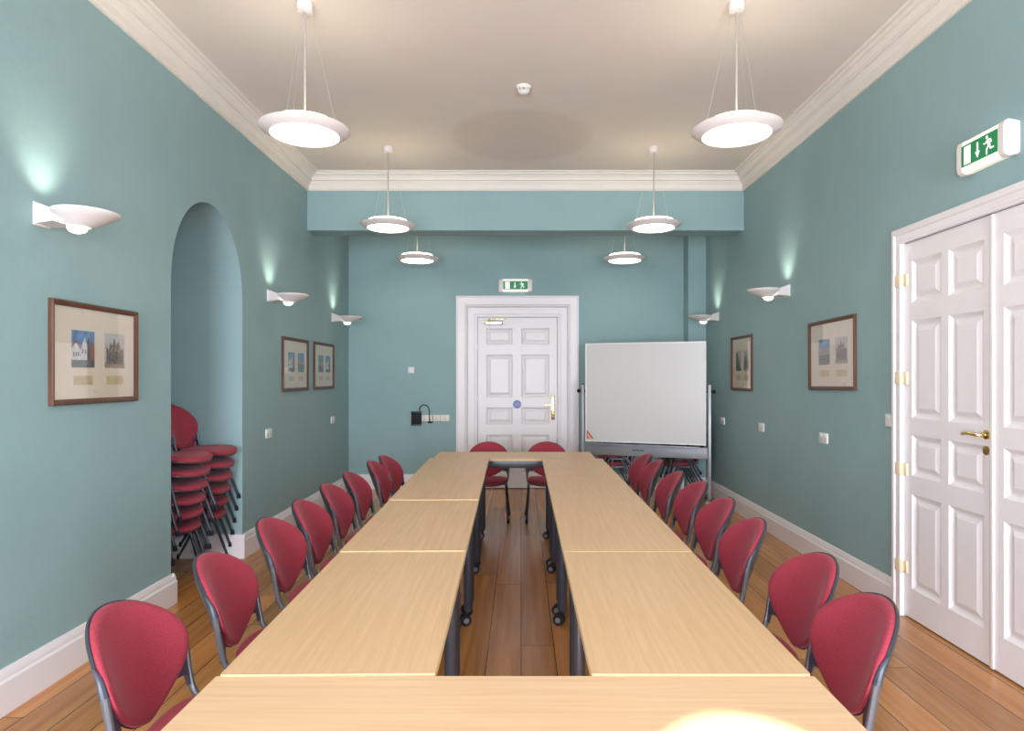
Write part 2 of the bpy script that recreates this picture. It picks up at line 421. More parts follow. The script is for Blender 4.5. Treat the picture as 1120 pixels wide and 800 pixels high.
# skirting boards
BP = [(0, 0), (.030, 0), (.030, .150), (.026, .158), (.022, .162), (.022, .172), (.016, .190), (.010, .204), (0, .206)]
b = MB()
b.sweep(BP, (XL, YF), (XL, A0 + .028), (1, 0)); b.sweep(BP, (XL, A1 - .028), (XL, YB), (1, 0))
b.sweep(BP, (AX, A1), (XL + .028, A1), (0, -1)); b.sweep(BP, (AX, A0), (AX, A1), (1, 0)); b.sweep(BP, (AX, A0), (XL + .02, A0), (0, 1))
struct(b.build('baseboard_left', 'gloss_white', smooth=25))
b = MB(); b.sweep(BP, (XR, D1 + .10), (XR, 8.94), (-1, 0)); b.sweep(BP, (XR, YF), (XR, D0 - .1), (-1, 0)); struct(b.build('baseboard_right', 'gloss_white', smooth=25))
b = MB(); b.sweep(BP, (XL, YB), (B0 - .32, YB), (0, -1)); b.sweep(BP, (B1 + .30, YB), (2.27, YB), (0, -1)); b.sweep(BP, (2.26, 8.94), (XR, 8.94), (0, -1)); struct(b.build('baseboard_back', 'gloss_white', smooth=25))

# ------------------------------------------------------------------ doors
def leaf_mesh(W, H, cols, rows, T=0.045):
    """panelled leaf, front face at y=0 facing -y, x 0..W, z 0..H; cols/rows are panel intervals"""
    mb = MB()
    xs = [0] + [v for c_ in cols for v in c_] + [W]
    zs = [0] + [v for r_ in rows for v in r_] + [H]
    for i in range(len(xs) - 1):
        for j in range(len(zs) - 1):
            x0, x1, z0, z1 = xs[i], xs[i + 1], zs[j], zs[j + 1]
            if i % 2 == 1 and j % 2 == 1:
                rings = []
                for ins, dep in ((0, 0), (.006, .006), (.020, .016), (.026, .018), (.036, .018), (.062, .006), (.066, .005)):
                    rings.append([mb.bm.verts.new(p) for p in ((x0 + ins, dep, z0 + ins), (x1 - ins, dep, z0 + ins), (x1 - ins, dep, z1 - ins), (x0 + ins, dep, z1 - ins))])
                for a, b_ in zip(rings, rings[1:]):
                    for k in range(4): mb.face([a[k], a[(k + 1) % 4], b_[(k + 1) % 4], b_[k]])
                mb.face(rings[-1])
            else: mb.quad((x0, 0, z0), (x1, 0, z0), (x1, 0, z1), (x0, 0, z1))
    mb.quad((0, T, 0), (0, T, H), (W, T, H), (W, T, 0))
    for x in (0, W): mb.quad((x, 0, 0), (x, T, 0), (x, T, H), (x, 0, H))
    for z in (0, H): mb.quad((0, 0, z), (W, 0, z), (W, T, z), (0, T, z))
    return mb

def lever(parent, x, z, sgn, name='door_handle', plate=False):
    h = MB()
    if plate:
        h.box(x - .024, x + .024, -.008, .002, z - .21, z + .13, .006, 3)
    else:
        rot = Matrix.Translation((x, 0, z)) @ Matrix.Rotation(PI / 2, 4, 'X')
        h.lathe([(0, .014), (.014, .013), (.024, .008), (.027, 0)], 24, mtx=rot)
        rot2 = Matrix.Translation((x, 0, z - .085)) @ Matrix.Rotation(PI / 2, 4, 'X')
        h.lathe([(0, .006), (.010, .007), (.024, .006), (.026, 0)], 24, mtx=rot2)
    h.tube(smooth_path([(x, 0, z), (x, -.045, z), (x + sgn * .02, -.056, z), (x + sgn * .07, -.056, z + .003), (x + sgn * .125, -.052, z - .004)]), [.010] * 10 + [.009] * 10 + [.008], 10)
    return h.build(name, 'brass', parent)

# double door in the right wall (local x runs towards the camera)
rows = [(.19, .80), (.92, 1.18), (1.29, 1.915), (2.03, 2.30)]
LW = (D1 - D0) / 2 - .003
cols = [(.075, .37), (.44, .735)]
dl = leaf_mesh(LW, DZ - .014, cols, rows).build('door_1', 'door_white', smooth=0)
dl.location = (XR + .002, D1 - .002, .010); dl.rotation_euler = (0, 0, -PI / 2); struct(dl)
lever(dl, LW - .05, 1.24, -1)
for z in (.32, .955, 1.55, 2.19):
    h = MB(); h.box(-.085, -.002, -.034, -.026, z - .045, z + .035, .004); h.box(-.004, .035, -.012, .002, z - .045, z + .035, .004); h.tube([(-.004, -.020, z - .05), (-.004, -.020, z + .04)], .011, 12)
    h.build('hinge', 'brass_matt', dl)
dr = leaf_mesh(LW, DZ - .014, [(LW - .735, LW - .44), (LW - .37, LW - .075)], rows).build('door_2', 'door_white', smooth=0)
dr.location = (XR + .002, D1 - LW - .006, .010); dr.rotation_euler = (0, 0, -PI / 2); struct(dr)
# meeting bead
m_ = MB(); m_.box(LW - .014, LW + .012, -.012, -.0005, .0, DZ - .016, .004); m_.build('meeting_bead', 'door_white', dl)
# architrave of the double door
ARP = [(0, -.03), (.012, -.032), (.020, -.022), (.055, -.026), (.062, -.036), (.085, -.036), (.1, -.030), (.1, .0), (0, .0)]
def architrave(name, x0, x1, zt, prof, loc, rz):
    """moulded frame round an opening: prof = (outwards, y) from the opening edge"""
    mb = MB()
    paths = []
    for o, y in prof: paths.append([(x0 - o, y, 0), (x0 - o, y, zt + o), (x1 + o, y, zt + o), (x1 + o, y, 0)])
    V = [[mb.bm.verts.new(p) for p in q] for q in paths]
    n = len(V)
    for k in range(n):
        a, b_ = V[k], V[(k + 1) % n]
        for i in range(3): mb.face([a[i], a[i + 1], b_[i + 1], b_[i]])
    mb.face([v[0] for v in V]); mb.face([v[3] for v in V])
    o = mb.build(name, 'door_white', smooth=20); o.location = loc; o.rotation_euler = (0, 0, rz); return struct(o)
architrave('trim_4', 0, D1 - D0, DZ, ARP, (XR, D1, 0), -PI / 2)

# single door in the end wall
W3 = B1 - B0 - .008
rows3 = [(.19, .745), (.892, 1.131), (1.27, 1.869), (2.01, 2.238)]
d3 = leaf_mesh(W3, BZ - .014, [(.120, .490), (.612, 1.003)], rows3).build('door_3', 'gloss_white', smooth=0)
d3.location = (B0 + .004, YB + .02, .010); struct(d3)
lever(d3, 1.055, 1.165, -1, plate=True)
h = MB(); h.lathe([(0, .010), (.008, .009), (.012, 0)], 16, mtx=Matrix.Translation((.93, 0, 1.155)) @ Matrix.Rotation(PI / 2, 4, 'X')); h.build('thumb_turn', 'brass', d3)
h = MB(); h.lathe([(0, .003), (.057, .003), (.058, 0)], 40, mtx=Matrix.Translation((.552, 0, 1.172)) @ Matrix.Rotation(PI / 2, 4, 'X')); nb = h.build('fire_door_notice', 'blue', d3)
h = MB()
for z, hw in ((.022, .026), (.008, .040), (-.006, .042), (-.020, .032)): h.box(.552 - hw, .552 + hw, -.0042, -.003, 1.172 + z - .003, 1.172 + z + .003)
h.build('notice_lettering', 'notice_text', nb)
h = MB(); h.box(.11, .35, -.055, .0, 2.285, 2.345, .012, 3); cl = h.build('door_closer', 'silver', d3)
h = MB(); h.box(.10, .16, -.058, -.002, 2.283, 2.347, .010, 3); h.build('closer_end_cap', 'brass', cl)
h = MB(); h.tube([(.23, -.03, 2.345), (.23, -.03, 2.362)], .016, 14); h.box(.205, .40, -.040, -.022, 2.360, 2.370, .003); h.box(.15, .25, -.045, .0, 2.352, 2.364, .003); h.build('closer_arm', 'brass', cl)
h = MB()
for z in (.40, 1.25, 1.98): h.tube([(.0, -.006, z - .045), (.0, -.006, z + .045)], .010, 10)
h.build('hinge', 'gloss_white', d3)
ARP3 = [(0, .02), (0, -.004), (.012, -.008), (.030, -.008), (.034, .0), (.040, -.010), (.125, -.012), (.130, -.004), (.140, -.026), (.150, -.034), (.165, -.030), (.172, -.040),
        (.268, -.046), (.275, -.058), (.290, -.058), (.292, 0), (.1, .0), (.1, .02)]
architrave('trim_5', B0, B1, BZ, ARP3, (0, YB, 0), 0)

# ------------------------------------------------------------------ conference tables
ZT = 0.76
def corner_poly(x0, x1, y0, y1, r=.02, n=5):
    out = []
    for cx, cy, a in ((x1 - r, y0 + r, -PI / 2), (x1 - r, y1 - r, 0), (x0 + r, y1 - r, PI / 2), (x0 + r, y0 + r, PI)):
        for k in range(n): t = a + PI / 2 * k / (n - 1); out.append((cx + r * math.cos(t), cy + r * math.sin(t)))
    return out
def table(label, cx, cy, sx, sy, rz=0.0, inset=.085, z=ZT, long_axis=1, lam=None):
    t = thing('conference_table', label, 'table', (cx, cy, 0), rz, 'tables pushed together in a hollow rectangle')
    def slab(name, m, x0, x1, y0, y1, z0, z1, r, inner=None):
        mb = MB(); P = corner_poly(x0, x1, y0, y1, r)
        a = [mb.bm.verts.new((x, y, z0)) for x, y in P]; b_ = [mb.bm.verts.new((x, y, z1)) for x, y in P]
        if inner:
            Q = corner_poly(x0 + inner, x1 - inner, y0 + inner, y1 - inner, max(r - inner, .004))
            a2 = [mb.bm.verts.new((x, y, z0)) for x, y in Q]; b2 = [mb.bm.verts.new((x, y, z1)) for x, y in Q]
        n = len(P)
        for k in range(n):
            k2 = (k + 1) % n
            mb.face([a[k], a[k2], b_[k2], b_[k]])
            if inner: mb.face([a2[k], b2[k], b2[k2], a2[k2]]); mb.face([b_[k], b_[k2], b2[k2], b2[k]]); mb.face([a[k], a2[k], a2[k2], a[k2]])
        if not inner: mb.face(a[::-1]); mb.face(b_)
        return mb.build(name, m, t, smooth=40)
    e = .0016
    slab('tabletop', lam or ('lam_y' if long_axis == 1 else 'lam_x'), -sx / 2 + e + .0002, sx / 2 - e - .0002, -sy / 2 + e + .0002, sy / 2 - e - .0002, z - .025, z, .005)
    slab('edge_band', 'edge', -sx / 2, sx / 2, -sy / 2, sy / 2, z - .025, z + .0002, .006, inner=e)
    L_, S_ = (sy, sx) if long_axis == 1 else (sx, sy)
    def pt(a, s_): return (s_, a) if long_axis == 1 else (a, s_)
    # under-frame: rails between the legs
    fr = MB()
    for s_ in (-1, 1):
        p, q = pt(-L_ / 2 + inset, s_ * (S_ / 2 - .055)), pt(L_ / 2 - inset, s_ * (S_ / 2 - .055))
        x0, x1 = sorted((p[0], q[0])); y0, y1 = sorted((p[1], q[1]))
        fr.box(x0 - (.014 if x0 == x1 else 0), x1 + (.014 if x0 == x1 else 0), y0 - (.014 if y0 == y1 else 0), y1 + (.014 if y0 == y1 else 0), z - .10, z - .026, .004)
    for a in (-1, 1):
        p, q = pt(a * (L_ / 2 - inset), -S_ / 2 + .06), pt(a * (L_ / 2 - inset), S_ / 2 - .06)
        x0, x1 = sorted((p[0], q[0])); y0, y1 = sorted((p[1], q[1]))
        fr.box(x0 - (.018 if x0 == x1 else 0), x1 + (.018 if x0 == x1 else 0), y0 - (.018 if y0 == y1 else 0), y1 + (.018 if y0 == y1 else 0), z - .085, z - .026, .004)
    fr.build('under_frame', 'metal_leg', t)
    for a in (-1, 1):
        for s_ in (-1, 1):
            x, y = pt(a * (L_ / 2 - inset), s_ * (S_ / 2 - .062))
            lg = MB(); lg.tube([(x, y, .085), (x, y, .10), (x, y, z - .026)], [.022, .029, .029], 18, ratio=1.0)
            lo = lg.build('leg', 'metal_leg', t)
            ca = MB()
            sw = Matrix.Rotation(.35 * s_, 4, 'Z')
            base = Matrix.Translation((x, y, 0)) @ sw
            for w_ in (-.020, .020):
                ca.lathe([(0, -.010), (.030, -.010), (.035, -.005), (.035, .005), (.030, .010), (0, .010)], 24, mtx=base @ Matrix.Translation((-.020, w_, .035)) @ Matrix.Rotation(PI / 2, 4, 'X'))
            q = lambda a_, b_, c_: base @ Vector((a_, b_, c_))
            ca.tube([q(0, 0, .10), q(-.003, 0, .08), q(-.016, 0, .05), q(-.020, 0, .035)], [.016, .018, .013, .010], 12)
            ca.build('castor', 'black', lo)
            hb = MB(); hb.tube([q(-.020, -.0325, .035), q(-.020, .0325, .035)], .017, 16)
            hb.build('hub_cap', 'wheel', lo)
    return t
table('pale maple table across the near end, closest to the camera', -.016, 1.474, 1.60, .575, long_axis=0)
LT = [(1.764, 3.000), (3.0015, 4.233), (4.2345, 5.336), (5.3375, 6.439)]
ZL = [.0045, .0088, .0135, .0135]; ZRI = [.0045, .0058, .0058, .0058]
lab = ['first', 'second', 'third', 'last']
for i, (y0, y1) in enumerate(LT):
    yc = (y0 + y1) / 2
    xin = -.230 - .0178 * (yc - 1.77)
    table(['pale maple table first along the left side, touching the near cross table', 'pale maple table second along the left side, between two bright seams',
           'pale maple table third along the left side from the camera', 'pale maple table last on the left side, joining the far cross table'][i],
          xin - .2875, yc, .575, y1 - y0, rz=.017, z=ZT + ZL[i])
    table(['pale maple table first along the right side, touching the near cross table', 'pale maple table second along the right side from the camera',
           'pale maple table third along the right side from the camera', 'pale maple table last on the right side, joining the far cross table'][i],
          .188 + .0035 * (yc - 1.77) + .294, yc, .588, y1 - y0, rz=-.003, z=ZT + ZRI[i])
table('pale maple table across the far end, in front of the two door chairs', -.068, 6.730, 1.595, .575, long_axis=0, z=ZT + .0056, lam='lam_y')

# ------------------------------------------------------------------ the meeting chair (local +x is forward)
TP = .55
PROF = [(t, math.sin(PI / 2 * t / TP) ** .62 if t < TP else math.sqrt(max(0, 1 - ((t - TP) / (1 - TP)) ** 2))) for t in
        [0, .004, .012, .03, .06, .10, .16, .23, .31, .40, .48, .55, .62, .69, .76, .82, .87, .91, .945, .97, .986, .996, 1.0]]
def prof_w(t):
    for (a, wa), (b_, wb) in zip(PROF, PROF[1:]):
        if a <= t <= b_: return wa + (wb - wa) * (t - a) / (b_ - a)
    return 0
def back_outline(hw, z0, z1):
    R = [(hw * wv, z0 + (z1 - z0) * tv) for tv, wv in PROF]
    R2 = [(p.x, p.y) for p in smooth_path([(a, b_, 0) for a, b_ in R], 3)]
    return R2 + [(-u, z) for u, z in R2[-2:0:-1]]
def back_x(u, z):
    return -.235 - .135 * ((z - .45) / .37 - .5) + 1.55 * u * u
def back_solid(name, m, parent, hw, z0, z1, rings, rev=False):
    mb = MB(); O = back_outline(hw, z0, z1); zc = z0 + (z1 - z0) * .6
    V = []
    for s_, off in rings:
        V.append([mb.bm.verts.new((back_x(u * s_, zc + (z - zc) * s_) + off, u * s_, zc + (z - zc) * s_)) for u, z in O])
    n = len(O)
    for a, b_ in zip(V, V[1:]):
        for k in range(n): mb.face([a[k], a[(k + 1) % n], b_[(k + 1) % n], b_[k]])
    mb.face(V[0]); mb.face(V[-1])
    return mb.build(name, m, parent, smooth=50)

def seat_solid(name, m, parent, hw, x0, x1, zs, rings):
    mb = MB(); n = 40; V = []
    xc = (x0 + x1) / 2
    for s_, z in rings:
        ring = []
        for k in range(n):
            a = 2 * PI * k / n
            ca, sa = math.cos(a), math.sin(a)
            e = 2 / 2.6
            ux = math.copysign(abs(ca) ** e, ca); uy = math.copysign(abs(sa) ** e, sa)
            x = xc + (x1 - x0) / 2 * ux * s_
            y = hw * uy * s_ * (1 - .10 * max(0, -ux))
            droop = -.016 * max(0, (x - xc) / (x1 - xc)) ** 3 + .012 * (abs(y) / hw) ** 2 * s_
            ring.append(mb.bm.verts.new((x, y, zs + z + droop)))
        V.append(ring)
    for a, b_ in zip(V, V[1:]):
        for k in range(n): mb.face([a[k], a[(k + 1) % n], b_[(k + 1) % n], b_[k]])
    mb.face(V[0]); mb.face(V[-1])
    return mb.build(name, m, parent, smooth=50)

def make_chair():
    t = thing('meeting_chair', 'x', 'chair')
    seat_solid('seat', 'fabric', t, .228, -.135, .266, .418, [(.955, .0), (.99, .008), (1.0, .018), (.985, .028), (.93, .036), (.8, .041), (.55, .043), (.2, .043)])
    seat_solid('seat_pan', 'plastic_dark', t, .226, -.133, .264, .418, [(.80, -.016), (.95, -.010), (.99, -.003), (.985, .004), (.9, .005)])
    back_solid('backrest', 'fabric', t, .2305, .446, .822, [(.965, .0), (.992, .006), (1.0, .014), (.99, .022), (.955, .030), (.88, .034), (.7, .036), (.4, .037)])
    back_solid('back_shell', 'plastic_dark', t, .2338, .441, .8248, [(.5, -.016), (.8, -.015), (.94, -.010), (.992, -.002), (1.0, .004), (.985, .006), (.93, .003)])
    for s_ in (-1, 1):
        # upright tube: runs down the shell edge, then curves forward under the seat
        fr = MB()
        pts = smooth_path([(-.152, s_ * .233, .640), (-.143, s_ * .231, .58), (-.130, s_ * .227, .50), (-.112, s_ * .222, .445), (-.070, s_ * .216, .410), (.02, s_ * .208, .404), (.12, s_ * .204, .404)])
        fr.tube(pts, .0125, 10, ratio=.9)
        up = fr.build('back_upright', 'tube_grey', t)
        sl = MB()
        sl.tube(smooth_path([(back_x(.219, .715) - .004, s_ * .219, .715), (-.166, s_ * .231, .68), (-.152, s_ * .233, .635)]), [.003, .005, .007, .008, .009, .010, .011, .0125, .0135, .014, .0145], 10)
        # wing of the shell that grips the upright
        a = [(.222, .640), (.233, .645), (.234, .60), (.232, .55), (.228, .500), (.223, .456), (.212, .468), (.205, .500), (.192, .512), (.160, .508), (.182, .550), (.212, .600)]
        f1, f2 = [], []
        for u, z in a:
            g = max(0, min(1, (u - .175) / .05)); x = (back_x(u, z) - .004) * (1 - g) + g * (-.152 + .12 * (.64 - z))
            f1.append(sl.bm.verts.new((x + .008, s_ * u, z))); f2.append(sl.bm.verts.new((x - .008, s_ * u, z)))
        sl.face(f1); sl.face(f2[::-1])
        for k in range(len(a)): sl.face([f1[k], f2[k], f2[(k + 1) % len(a)], f1[(k + 1) % len(a)]])
        sl.build('shell_wing', 'plastic_blue', t)
        for p in ([(.085, s_ * .204, .420), (.135, s_ * .214, .25), (.215, s_ * .232, .012)], [(-.01, s_ * .206, .420), (-.08, s_ * .218, .25), (-.215, s_ * .238, .012)]):
            lg = MB(); lg.tube(smooth_path(p, 4), .0115, 10); lo = lg.build('leg', 'metal_dark', t)
            x, y, z = p[-1]
            ft = MB(); ft.tube([(x - .004 * (1 if x > 0 else -1), y, .040), (x, y, .012), (x, y, .0)], [.014, .0155, .016], 10); ft.build('foot_cap', 'black', lo)
    cb = MB(); cb.tube([(.085, -.206, .398), (.085, .206, .398)], .010, 10); cb.tube([(-.05, -.208, .398), (-.05, .208, .398)], .010, 10)
    cb.build('cross_bar', 'metal_dark', t)
    return t
chair0 = make_chair()
used = [False]
def chair(x, y, rz, label, group, z=0.0):
    if not used[0]:
        used[0] = True; chair0.location = (x, y, z); chair0.rotation_euler = (0, 0, rz); chair0['label'] = label; chair0['group'] = group; return chair0
    return dup(chair0, (x, y, z), rz, label, group)
ORD = ['first', 'second', 'third', 'fourth', 'fifth', 'sixth', 'seventh', 'eighth']
GL, GR = 'red chairs along the left side of the tables', 'red chairs along the right side of the tables'
left = [(-1.287, 2.126, .02), (-1.272, 2.744, .08), (-1.294, 3.436, .0), (-1.292, 3.95, .02), (-1.312, 4.56, .02), (-1.312, 5.13, .02), (-1.285, 5.82, -.03), (-1.27, 6.24, -.05)]
right = [(1.160, 2.206, -.04), (1.217, 2.730, .02), (1.192, 3.43, -.03), (1.222, 4.02, .0), (1.238, 4.66, .01), (1.20, 5.17, -.02), (1.195, 5.90, .02), (1.185, 6.35, .03)]
for i, (x, y, a) in enumerate(left):
    n_ = 'nearest to the camera' if i == 0 else ('farthest from the camera' if i == 7 else '%s from the camera' % ORD[i])
    chair(x + .235 * math.cos(a), y + .235 * math.sin(a), a, 'red upholstered chair on the left side of the table, %s' % n_, GL)
for i, (x, y, a) in enumerate(right):
    n_ = 'nearest to the camera' if i == 0 else ('farthest from the camera' if i == 7 else '%s from the camera' % ORD[i])
    a2 = PI + a
    chair(x + .235 * math.cos(a2), y + .235 * math.sin(a2), a2, 'red upholstered chair on the right side of the table, %s' % n_, GR)
chair(-.37, 7.245, -PI / 2, 'red chair at the far end of the table, left of the two before the door', 'red chairs at the far end of the tables')
chair(.29, 7.245, -PI / 2, 'red chair at the far end of the table, right of the two before the door', 'red chairs at the far end of the tables')
# stacks: each chair 104 mm above the one below and a little forward
UP = ['lowest', 'second from the bottom', 'third from the bottom', 'fourth from the bottom', 'fifth from the bottom', 'topmost']
for k in range(6):
    chair(-2.73 + .018 * k, 4.98, -.1, 'red stacking chair in the nearer stack in the arched alcove, %s' % UP[k], 'chairs stacked in the alcove, nearer stack', z=.104 * k)
for k in range(6):
    chair(-2.735 + .018 * k, 5.43, 0, 'red stacking chair in the farther stack in the arched alcove, %s' % UP[k], 'chairs stacked in the alcove, farther stack', z=.104 * k)
for j, xx in enumerate((1.29, 2.14)):
    for k in range(4):
        chair(xx - .018 * k, 8.68, PI, 'red stacking chair behind the whiteboard in the %s stack, %s' % (('left', 'right')[j], ['lowest', 'second up', 'third up', 'topmost'][k]), 'chairs stacked behind the whiteboard', z=.104 * k)

# ------------------------------------------------------------------ whiteboard on its stand
Lp, Rp = Vector((.800, 8.56, 0)), Vector((2.285, 7.985, 0))
ang = math.atan2(Rp.y - Lp.y, Rp.x - Lp.x); half = (Rp - Lp).length / 2
wb = thing('mobile_whiteboard', 'large blank mobile whiteboard on a grey metal stand in the right corner', 'whiteboard', (Lp + Rp) / 2, ang)
hb = half - .038
m_ = MB(); m_.box(-hb + .012, hb - .012, -.012, .012, .745, 1.985); m_.build('board_panel', 'board', wb)
m_ = MB()
for x0, x1, z0, z1 in ((-hb, hb, 1.982, 2.0), (-hb, hb, .730, .748), (-hb, -hb + .016, .748, 1.982), (hb - .016, hb, .748, 1.982)): m_.box(x0, x1, -.017, .017, z0, z1, .003)
m_.build('board_frame', 'plastic_white', wb)
m_ = MB(); m_.prism([(-hb + .02, .768), (-hb + .115, .768), (-hb + .02, .885)], -.0135, -.0121); st = m_.build('corner_sticker', 'red', wb)
m_ = MB(); m_.prism([(-hb + .055, .772), (-hb + .085, .772), (-hb + .03, .84), (-hb + .03, .805)], -.0142, -.0136); m_.build('sticker_stripe', 'pink', st)
for s_ in (-1, 1):
    m_ = MB(); m_.box(s_ * half - .020, s_ * half + .020, -.020, .020, .08, 1.47, .006); po = m_.build('post', 'alu', wb)
    m_ = MB(); m_.box(s_ * half - .018, s_ * half + .018, -.023, .023, 1.468, 1.482, .006); m_.build('post_cap', 'plastic_dark', po)
    m_ = MB(); m_.box(s_ * half - .022, s_ * half + .022, -.28, .28, .055, .095, .008); ft = m_.build('foot', 'alu', wb)
    for yy in (-.25, .25):
        m_ = MB(); m_.lathe([(0, -.012), (.024, -.012), (.027, -.006), (.027, .006), (.024, .012), (0, .012)], 20, mtx=Matrix.Translation((s_ * half, yy, .027)) @ Matrix.Rotation(PI / 2, 4, 'Y')); m_.tube([(s_ * half, yy, .06), (s_ * half, yy, .027)], .009, 8); m_.build('castor', 'black', ft)
    m_ = MB(); m_.tube([(s_ * (half + .05), 0, 1.385), (s_ * (hb - .005), 0, 1.385)], .010, 10); m_.lathe([(0, -.02), (.018, -.02), (.024, -.008), (.024, .008), (.018, .02), (0, .02)], 18, mtx=Matrix.Translation((s_ * (half + .052), 0, 1.385)) @ Matrix.Rotation(PI / 2, 4, 'Y')); m_.build('pivot_knob', 'black', wb)
m_ = MB(); m_.box(-half + .02, half - .02, -.024, .010, .565, .705, .008); m_.build('lower_rail', 'tray', wb)
m_ = MB(); m_.box(-half + .06, half - .10, -.10, -.024, .700, .712, .004); m_.box(-half + .06, half - .10, -.104, -.096, .700, .722, .003); 
tr_ = m_.build('pen_tray', 'tray', wb)
m_ = MB()
for x0, x1, zz in ((-.14, -.105, .640), (-.10, -.07, .642), (-.065, -.045, .640), (-.04, .0, .642)): m_.box(x0, x1, -.0252, -.0238, zz - .007, zz + .007)
m_.build('maker_mark', 'plastic_dark', wb)

# ------------------------------------------------------------------ pictures (local x to the viewer's right, front faces -y)
RIGHTW, LEFTW = -PI / 2, PI / 2
def picture(label, w_, h_, loc, rz, style, tilt=0.0, fw=.030):
    t = thing('framed_picture', label, 'picture', loc, rz, 'framed pairs of town views'); t.rotation_euler = (0, tilt, rz)
    m_ = MB()
    prof = [(0, 0), (0, -.018), (.006, -.024), (fw * .55, -.021), (fw * .8, -.015), (fw, -.013), (fw, 0)]
    V = [[m_.bm.verts.new(p) for p in ((-w_ / 2 + o, y, -h_ / 2 + o), (w_ / 2 - o, y, -h_ / 2 + o), (w_ / 2 - o, y, h_ / 2 - o), (-w_ / 2 + o, y, h_ / 2 - o))] for o, y in prof]
    for k in range(len(V)):
        a, b_ = V[k], V[(k + 1) % len(V)]
        for i in range(4): m_.face([a[i], a[(i + 1) % 4], b_[(i + 1) % 4], b_[i]])
    m_.build('frame', 'frame_wood', t, smooth=20)
    m_ = MB(); m_.box(-w_ / 2 + fw - .003, w_ / 2 - fw + .003, -.006, -.002, -h_ / 2 + fw - .003, h_ / 2 - fw + .003); m_.build('mount', 'mount', t, smooth=0)
    pw, ph = w_ * .250, h_ * .365
    for k, cx in enumerate((-w_ * .155, w_ * .215)):
        cz = h_ * .045
        m_ = MB(); y0 = -.0066
        def R(i, x0, x1, z0, z1, dy):
            m_.mi = i; m_.box(cx + x0 * pw, cx + x1 * pw, y0 - dy, -.006, cz + z0 * ph, cz + z1 * ph)
        def P(i, pts, dy):
            m_.mi = i; m_.prism([(cx + a * pw, cz + b_ * ph) for a, b_ in pts], y0 - dy, -.006)
        if style[k] == 'town':
            R(0, -.5, .5, -.5, .5, 0); R(5, -.5, .5, -.5, -.28, .0003)
            P(2, [(-.5, .0), (-.32, .20), (-.12, .0), (-.12, -.3), (-.5, -.3)], .0006)
            P(3, [(-.5, .0), (-.5, .12), (-.32, .24), (-.08, .02), (-.12, -.02), (-.32, .17)], .0008)
            P(2, [(-.1, .02), (.06, .33), (.16, .12), (.16, -.3), (-.1, -.3)], .0005)
            P(4, [(.16, -.3), (.16, .20), (.22, .34), (.28, .18), (.28, -.3)], .0005)
            P(3, [(.28, -.3), (.28, .10), (.38, .24), (.5, .10), (.5, -.3)], .0004)
            for a in (-.44, -.34, -.24): R(4, a, a + .05, -.2, -.08, .0010)
            for a in (-.05, .06): R(4, a, a + .05, -.12, .0, .0010)
            names = ['sky_blue', 'sky_pale', 'p_white', 'p_roof', 'p_slate', 'p_street']
        elif style[k] == 'sepia':
            R(1, -.5, .5, -.5, .5, 0); R(3, -.5, .5, -.5, -.34, .0003)
            P(2, [(-.42, -.38), (-.42, .12), (-.3, .02), (-.22, .26), (-.12, .14), (-.04, .40), (.06, .16), (.2, .30), (.28, .04), (.42, .10), (.46, -.38)], .0005)
            for a in (-.32, -.14, .04, .22): R(4, a, a + .08, -.28, -.12, .0008)
            for a in (-.2, 0.0, .16): R(3, a, a + .06, -.02, .10, .0008)
            names = ['sky_blue', 'sky_pale', 'p_sepia', 'p_sepia_l', 'p_slate']
        elif style[k] == 'water':
            R(0, -.5, .5, -.5, .5, 0); R(2, -.5, .5, -.5, -.02, .0003)
            P(1, [(-.5, -.1), (-.5, .08), (-.3, .16), (-.1, .05), (.1, .14), (.25, .06), (.5, .12), (.5, -.1)], .0005)
            for a in (-.4, -.1, .2): P(3, [(a, -.34), (a + .22, -.34), (a + .18, -.24), (a + .04, -.24)], .0007)
            names = ['sky_blue', 'p_sepia_l', 'p_street', 'p_slate']
        else:
            R(1, -.5, .5, -.5, .5, 0)
            P(0, [(-.5, -.5), (-.5, .3), (-.3, .45), (-.05, .28), (.05, -.1), (.2, -.3), (.5, -.36), (.5, -.5)], .0004)
            P(2, [(.1, -.4), (.1, .05), (.25, .2), (.42, .05), (.42, -.4)], .0003)
            names = ['p_green', 'sky_pale', 'p_sepia_l']
        m_.mi = 0
        o = m_.build('print', names, t, smooth=0); o['label'] = {'town': 'colour print of white gabled town houses', 'sepia': 'brown print of a pinnacled stone building', 'water': 'blue print of a waterside town', 'tree': 'print of a dark tree'}[style[k]]
        m_ = MB(); m_.box(cx - pw * .42, cx + pw * .42, -.0068, -.006, -h_ * .265 - h_ * .045, -h_ * .265 + h_ * .045); m_.build('caption_card', 'caption', t, smooth=0)
    m_ = MB(); m_.box(-w_ / 2 + fw - .004, w_ / 2 - fw + .004, -.012, -.0105, -h_ / 2 + fw - .004, h_ / 2 - fw + .004); m_.build('glass_pane', 'glass', t, smooth=0)
    return t
picture('wood framed pair of town prints on the left wall before the arch', .757, .553, (XL + .001, 3.73, 1.690), LEFTW, ('town', 'sepia'))
picture('wood framed pair of blue town prints past the arch, left of the two', .79, .560, (XL + .001, 7.01, 1.696), LEFTW, ('town', 'water'), fw=.034)
picture('wood framed pair of blue town prints nearest the far left corner', .79, .560, (XL + .001, 8.02, 1.698), LEFTW, ('water', 'town'), fw=.034)
picture('wood framed prints with a dark tree on the right wall near the whiteboard', .69, .62, (XR - .001, 7.47, 1.72), RIGHTW, ('tree', 'sepia'))
picture('slightly tilted wood framed prints on the right wall beside the double door', .79, .575, (XR - .001, 5.315, 1.745), RIGHTW, ('water', 'sepia'), tilt=-.012)

